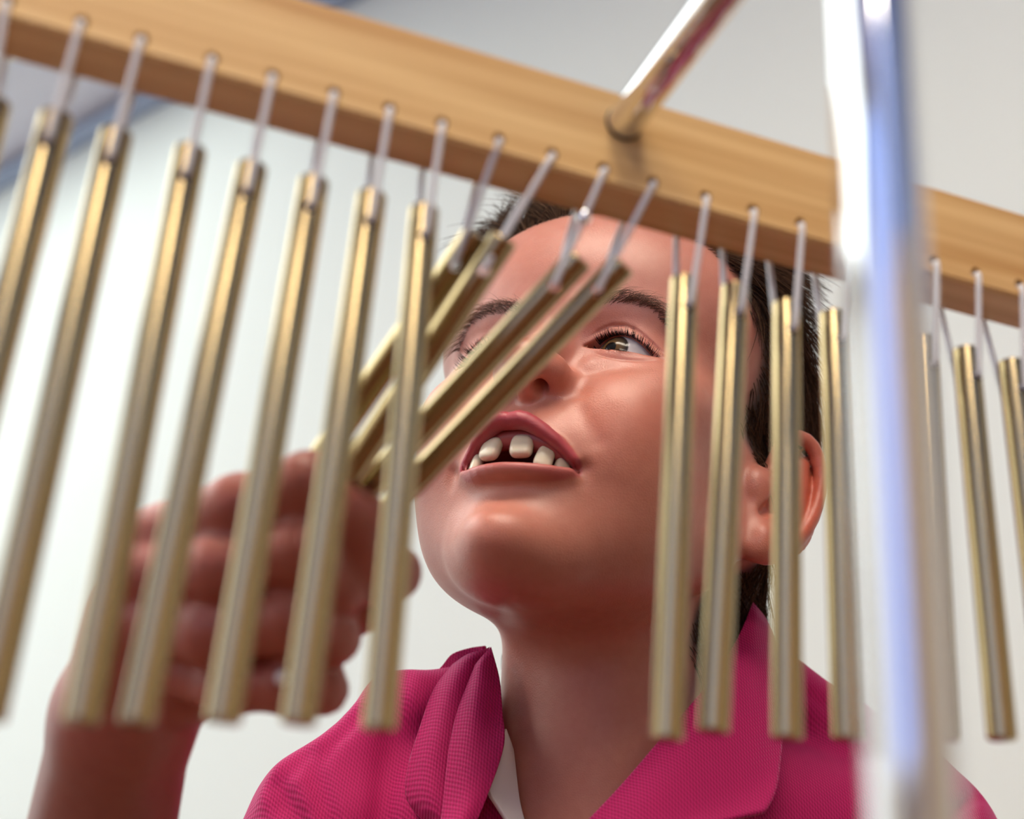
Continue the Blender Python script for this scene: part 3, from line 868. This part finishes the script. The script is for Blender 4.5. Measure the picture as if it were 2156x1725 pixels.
# ------------------------------------------------------------------ hair, brows and lashes as strands
hair_m = mat('brown_hair', (.060, .032, .018), .65, spec=.05)
N, L, B = nodes(hair_m)
hi = N.new('ShaderNodeHairInfo'); rp = N.new('ShaderNodeValToRGB')
rp.color_ramp.elements[0].color = (.022, .012, .008, 1); rp.color_ramp.elements[1].color = (.110, .058, .032, 1)
L.new(hi.outputs['Random'], rp.inputs[0]); L.new(rp.outputs[0], B.inputs['Base Color'])
brow_m = mat('brow_hair', (.13, .062, .04), .45, spec=.3)
lash_m = mat('lash_hair', (.02, .012, .01), .4, spec=.3)
def strands(name, P, r0, r1, m, label=None, parent=person):
    """P: (n, k, 3) camera mm"""
    n, k, _ = P.shape
    hc = bpy.data.hair_curves.new(name)
    hc.add_curves([k] * n)
    hc.position_data.foreach_set('vector', w(P.reshape(-1, 3)).astype(np.float32).ravel())
    ra = hc.attributes.get('radius') or hc.attributes.new('radius', 'FLOAT', 'POINT')
    ra.data.foreach_set('value', np.tile(np.linspace(r0, r1, k) * .001, n).astype(np.float32))
    hc.materials.append(m)
    o = bpy.data.objects.new(name, hc); COL.objects.link(o); attach(o, parent)
    if label: o['label'] = label
    return o
def unit(a): return a / (np.linalg.norm(a, axis=-1, keepdims=True) + 1e-9)

# roots on the scalp
T = []
for f in BODY_F:
    T.append(f[:3])
    if len(f) > 3: T.append((f[0], f[2], f[3]))
T = np.array(T)
ctr = HL[T].mean(1)
ok = (np.abs(ctr[:, 0]) < 92) & (ctr[:, 1] < 40) & (ctr[:, 1] > -185) & (ctr[:, 2] > -90) & (ctr[:, 2] < 125)
T = T[ok]; ctr = ctr[ok]
hm = hair_mask(ctr)
vis = (ctr[:, 0] > -56) | (ctr[:, 1] < -75)
T = T[(hm > .05) & vis]; hm = hm[(hm > .05) & vis]
A_, B_, C_ = HL[T[:, 0]], HL[T[:, 1]], HL[T[:, 2]]
nrm = np.cross(B_ - A_, C_ - A_); ar = np.linalg.norm(nrm, axis=1) / 2
nrm = unit(nrm)
NS = 36000
ct_ = (A_ + B_ + C_) / 3
wt = ar * hm * (1 + 2.5 * ((ct_[:, 1] > -45) & (ct_[:, 2] > 50)))
pick = rng.choice(len(T), NS, p=wt / wt.sum())
uv = rng.random((NS, 2)); fl = uv.sum(1) > 1; uv[fl] = 1 - uv[fl]
root = A_[pick] + uv[:, :1] * (B_ - A_)[pick] + uv[:, 1:] * (C_ - A_)[pick]
nn = nrm[pick]
out = unit(root - np.array([0, -80, 20.0]))
nn = np.where((nn * out).sum(1, keepdims=True) < 0, -nn, nn)
x, y, z = root.T
top = sstep(38, 70, z)                                            # long on top, short at the sides
comb_side = np.stack([np.full(NS, .25) * np.sign(x), np.full(NS, -.75), np.full(NS, -.62)], 1)
comb_top = np.stack([np.full(NS, -.12), np.full(NS, -.55), np.full(NS, .55)], 1)
comb = comb_side * (1 - top[:, None]) + comb_top * top[:, None]
# lock-wise variation
lk = np.stack([np.sin(x * .31 + z * .23), np.sin(y * .27 + x * .19 + 2), np.sin(z * .29 + y * .21 + 4)], 1)
comb = unit(comb + .30 * lk + .14 * rng.normal(size=(NS, 3)))
comb = unit(comb - nn * (comb * nn).sum(1, keepdims=True))
ln = (19 + 13 * top * (y > -60) + 10 * top + 5 * rng.normal(size=NS)) * (.55 + .45 * sstep(.05, .8, hm[pick])) * (1 - .35 * sstep(-30, -70, z) * (y < -80))
ln = np.clip(ln, 6, 60)
lift = .50 + .45 * top * (y > -60) + .08 * rng.normal(size=NS)
K = 6; P = np.zeros((NS, K, 3)); P[:, 0] = root - nn * .4
dirn = unit(nn * lift[:, None] + comb * .9)
for i in range(1, K):
    t = i / (K - 1)
    dirn = unit(dirn + (comb - nn * (.35 - .25 * top[:, None])) * .28 + .035 * rng.normal(size=(NS, 3)))
    P[:, i] = P[:, i - 1] + dirn * (ln / (K - 1))[:, None]
strands('hair', h2c(P.reshape(-1, 3)).reshape(NS, K, 3), .17, .05, hair_m, 'short tousled dark brown hair')

# eyebrows
def on_skin(ph):
    """push head-space points onto the skin"""
    return c2h(project(body_sdf, h2c(ph), 6, 3.0))
for sx in (1, -1):
    n = 330
    t = rng.random(n) ** .9
    path = catmull([(8.5, 9, 11), (17, 8, 15.2), (27, 4, 18.4), (35, -2, 17.6), (42.5, -9, 12.5)], 60)
    base = path[(t * 59).astype(int)].copy()
    wdt = np.interp(t, [0, .3, .7, 1], [2.6, 3.0, 2.2, .8])
    off = rng.uniform(-1, 1, n)
    base[:, 2] += off * wdt
    base = on_skin(base)
    nrmv = unit(base - on_skin(base) + 0) if False else unit(base - np.array([28, -40, 0.0]))
    along = unit(np.stack([np.full(n, .75), np.full(n, -.15) - .3 * t, .75 - 1.25 * t - .35 * off], 1)) + .18 * rng.normal(size=(n, 3))
    L_ = np.interp(t, [0, .4, 1], [8.0, 9.5, 7.0]) * rng.uniform(.7, 1.15, n)
    Pb = np.zeros((n, 5, 3)); Pb[:, 0] = base
    dd = unit(along + nrmv * .75)
    for i in range(1, 5):
        dd = unit(dd - nrmv * .16 + np.array([.05, 0, -.06])); Pb[:, i] = Pb[:, i - 1] + dd * (L_ / 4)[:, None]
    Pb[..., 0] *= sx
    strands('eyebrow', h2c(Pb.reshape(-1, 3)).reshape(n, 5, 3), .08, .02, brow_m)
    # lashes on the upper and lower lid margins
    for up in (1, 0):
        n = 170 if up else 80
        u = rng.uniform(UL_ + 2.5, UR_ - .2, n)
        ww = lid_up(u) if up else lid_lo(u)
        rr = ER + .8
        v = np.sqrt(np.maximum(rr * rr - u * u - ww * ww, 1.0))
        q = np.stack([u, v, ww], 1)
        fan = u / 14
        d0 = np.stack([.55 * fan + .12 * rng.normal(size=n), np.full(n, 1.0), (np.full(n, -.72) if up else np.full(n, -.35)) + .12 * rng.normal(size=n)], 1)
        L_ = (5.4 if up else 2.6) * rng.uniform(.65, 1.1, n)
        Pl = np.zeros((n, 5, 3)); Pl[:, 0] = q; d0 = unit(d0)
        for i in range(1, 5):
            d0 = unit(d0 + np.array([0, 0, .24 if up else -.10])); Pl[:, i] = Pl[:, i - 1] + d0 * (L_ / 4)[:, None]
        Pl = Pl.reshape(-1, 3) @ EAX + EYE
        Pl[:, 0] *= sx
        strands('eyelashes', h2c(Pl).reshape(n, 5, 3), .16, .02, lash_m)
# ------------------------------------------------------------------ polo shirt
shirt_m = mat('magenta_pique', (.50, .010, .10), .72, spec=.25)
N, L, B = nodes(shirt_m)
tc = N.new('ShaderNodeTexCoord')
wv = N.new('ShaderNodeTexWave'); wv.inputs['Scale'].default_value = 300; wv.inputs['Distortion'].default_value = .6; wv.bands_direction = 'DIAGONAL'
wv2 = N.new('ShaderNodeTexWave'); wv2.inputs['Scale'].default_value = 300; wv2.inputs['Distortion'].default_value = .6; wv2.bands_direction = 'X'
L.new(tc.outputs['Object'], wv.inputs['Vector']); L.new(tc.outputs['Object'], wv2.inputs['Vector'])
mx = N.new('ShaderNodeMath'); mx.operation = 'ADD'; L.new(wv.outputs['Fac'], mx.inputs[0]); L.new(wv2.outputs['Fac'], mx.inputs[1])
cr = N.new('ShaderNodeValToRGB'); cr.color_ramp.elements[0].position = .2; cr.color_ramp.elements[0].color = (.34, .004, .078, 1); cr.color_ramp.elements[1].position = 1.4 / 2; cr.color_ramp.elements[1].color = (.51, .009, .128, 1)
hf = N.new('ShaderNodeMath'); hf.operation = 'MULTIPLY'; hf.inputs[1].default_value = .5; L.new(mx.outputs[0], hf.inputs[0])
L.new(hf.outputs[0], cr.inputs[0]); L.new(cr.outputs[0], B.inputs['Base Color'])
bp = N.new('ShaderNodeBump'); bp.inputs['Strength'].default_value = .5; bp.inputs['Distance'].default_value = .0005
L.new(hf.outputs[0], bp.inputs['Height']); L.new(bp.outputs['Normal'], B.inputs['Normal'])
B.inputs['Sheen Weight'].default_value = .35; B.inputs['Sheen Roughness'].default_value = .4; B.inputs['Sheen Tint'].default_value = (1, .45, .75, 1)
under_m = mat('white_cotton', (.78, .74, .76), .8, spec=.2)

NM = NB0 + (NB1 - NB0) * .85
def shirt_sdf(p):
    d = cone(p, NM - UP * 6, SHR, 36, 37)
    d = smin(d, cone(p, NM - UP * 6, SHL, 36, 33), 20)
    d = smin(d, ell(p, (40, -300, 430), (122, 136, 68)), 36)
    d = smin(d, cone(p, SHL, SHL + (EL - SHL) * .55 + np.array([16, 0, 0]), 32, 33), 16)
    d = smin(d, spoly(p, [at(668, 1612, 456), at(612, 1650, 452), at(592, 1690, 450), at(606, 1740, 448), at(640, 1800, 446)], [5.5, 6, 6.5, 6.5, 6], 3), 4)
    d = smin(d, cone(p, SHR, SHR + np.array([40, -150, -20.]), 37, 42), 16)
    d = smin(d, spoly(p, [at(960, 1475, 482), at(840, 1500, 476), at(770, 1580, 468), at(660, 1680, 462)], [13, 14, 13, 16], 8), 12)
    d = smin(d, spoly(p, [at(1650, 1455, 506), at(1760, 1545, 504), at(1880, 1620, 500)], [14, 15, 16], 8), 12)
    # folds at the raised shoulder
    for pts, r, k in (([(762, 1500), (700, 1560), (661, 1617), (690, 1725), (700, 1780)], 1.2, 6),
                      ([(640, 1585), (600, 1625), (583, 1650), (600, 1690), (625, 1725), (640, 1780)], 2.0, 7),
                      ([(831, 1425), (835, 1520), (815, 1640), (800, 1760)], 1.5, 10),
                      ([(2150, 1640), (2060, 1672), (1990, 1725)], 1.2, 6),
                      ([(1700, 1460), (1760, 1500), (1840, 1560), (1900, 1640)], .6, 4)):
        Zs = [428, 428, 428, 424, 420, 420]
        P3 = []
        for (x, y) in pts:
            z = shirt_hit.get((x, y))
            if z is None: return d
            P3.append(at(x, y, z))
        d = smax(d, -poly(p, P3, [r] * len(P3)), k)
    # neck hole, open to the front
    d = smax(d, -cone(p, NB0, NB1 - UP * 30, 45, 45), 4)
    d = smax(d, -cone(p, NB1 + UP * 20, at(1190, 1860, 400), 40, 16), 4)
    return d
shirt_hit = {}
def first_hit(f, x, y, z0=330.0, z1=560.0):
    zs = np.linspace(z0, z1, 400); d = f(np.array([at(x, y, z) for z in zs]))
    i = np.argmax(d < 0); return float(zs[i]) if d[i] < 0 else None
_h = {}
for pt in [(762, 1500), (700, 1560), (661, 1617), (690, 1725), (700, 1780), (640, 1585), (600, 1625), (583, 1650), (600, 1690), (625, 1725), (640, 1780), (831, 1425), (835, 1520), (815, 1640), (800, 1760), (2150, 1640), (2060, 1672), (1990, 1725), (1700, 1460), (1760, 1500), (1840, 1560), (1900, 1640)]:
    z = first_hit(shirt_sdf, *pt); _h[pt] = z if z else 462.0
shirt_hit.update(_h)
V, Q = surface_nets(shirt_sdf, (-215, -400, 330), (260, -60, 600), 2.4)
V = relax(V, Q, 1, .4); V = project(shirt_sdf, V, 2)
shirt = mesh_obj('polo_shirt', w(V), Q.tolist(), shirt_m, person)
shirt['label'] = 'magenta short-sleeved knitted polo shirt'

def patch(name, G, m, thick=.0014, nu=36, nv=22, parent=None):
    """smooth cloth sheet through a grid of control points (rows of (px, py, depth)); solid with rounded edge"""
    G = [[at(*q) for q in r] for r in G]
    rows = [catmull(r, nv) for r in G]
    S = np.array([catmull([r[j] for r in rows], nu) for j in range(nv)])      # nv x nu
    W = w(S.reshape(-1, 3)); Fc = [(j * nu + i, j * nu + i + 1, (j + 1) * nu + i + 1, (j + 1) * nu + i) for j in range(nv - 1) for i in range(nu - 1)]
    o = mesh_obj(name, W, Fc, m)
    bm = bmesh.new(); bm.from_mesh(o.data); bmesh.ops.recalc_face_normals(bm, faces=bm.faces)
    bmesh.ops.solidify(bm, geom=bm.faces[:], thickness=thick); 
    for f in bm.faces: f.smooth = True
    bm.to_mesh(o.data); bm.free()
    attach(o, parent or person)
    return o
# collar on the image right: rows run from the fold at the neck to the outer edge, columns from the back to the front
patch('collar', [
    [(1586, 1268, 487), (1552, 1345, 470), (1490, 1440, 452), (1400, 1545, 437), (1310, 1650, 424), (1225, 1740, 414)],
    [(1596, 1280, 486), (1585, 1370, 466), (1540, 1470, 446), (1465, 1570, 430), (1390, 1665, 417), (1320, 1750, 408)],
    [(1612, 1300, 488), (1625, 1400, 468), (1610, 1500, 448), (1570, 1600, 431), (1510, 1690, 418), (1440, 1745, 409)],
    [(1628, 1330, 492), (1652, 1420, 474), (1650, 1520, 453), (1644, 1600, 438), (1634, 1665, 426), (1612, 1708, 418)],
], shirt_m, parent=shirt)
# collar on the image left: inner leaf along the neck, outer leaf behind it
patch('collar', [
    [(1034, 1362, 470), (1052, 1430, 460), (1058, 1500, 449), (1062, 1560, 438), (1040, 1640, 428), (1000, 1740, 418)],
    [(1012, 1385, 466), (1005, 1460, 452), (998, 1540, 440), (995, 1610, 431), (985, 1680, 423), (962, 1745, 415)],
    [(1000, 1400, 468), (965, 1490, 454), (948, 1560, 443), (940, 1620, 435), (933, 1690, 427), (926, 1740, 421)],
], shirt_m, parent=shirt)
patch('collar', [
    [(1030, 1366, 478), (1000, 1440, 466), (985, 1530, 452), (975, 1620, 441), (970, 1700, 433), (985, 1760, 428)],
    [(990, 1382, 474), (955, 1450, 462), (928, 1540, 449), (912, 1620, 440), (915, 1690, 432), (945, 1750, 427)],
    [(958, 1404, 478), (917, 1458, 468), (888, 1538, 457), (864, 1618, 448), (862, 1682, 441), (905, 1735, 434)],
], shirt_m, parent=shirt)
# back of the collar
patch('collar', [
    [(1024, 1362, 492), (990, 1368, 494), (950, 1384, 492), (925, 1412, 484), (900, 1440, 478)],
    [(1030, 1420, 486), (1000, 1430, 486), (960, 1440, 480), (935, 1455, 476), (910, 1475, 474)],
], shirt_m, parent=shirt)
u1 = patch('undershirt', [
    [(1060, 1535, 446), (1040, 1580, 440), (1018, 1640, 433), (1030, 1680, 430)],
    [(1068, 1560, 447), (1060, 1620, 440), (1052, 1680, 434), (1075, 1745, 428)],
    [(1074, 1580, 450), (1082, 1640, 443), (1092, 1700, 437), (1108, 1760, 431)],
], under_m, parent=shirt)
u1['label'] = 'white undershirt edge at the neck'
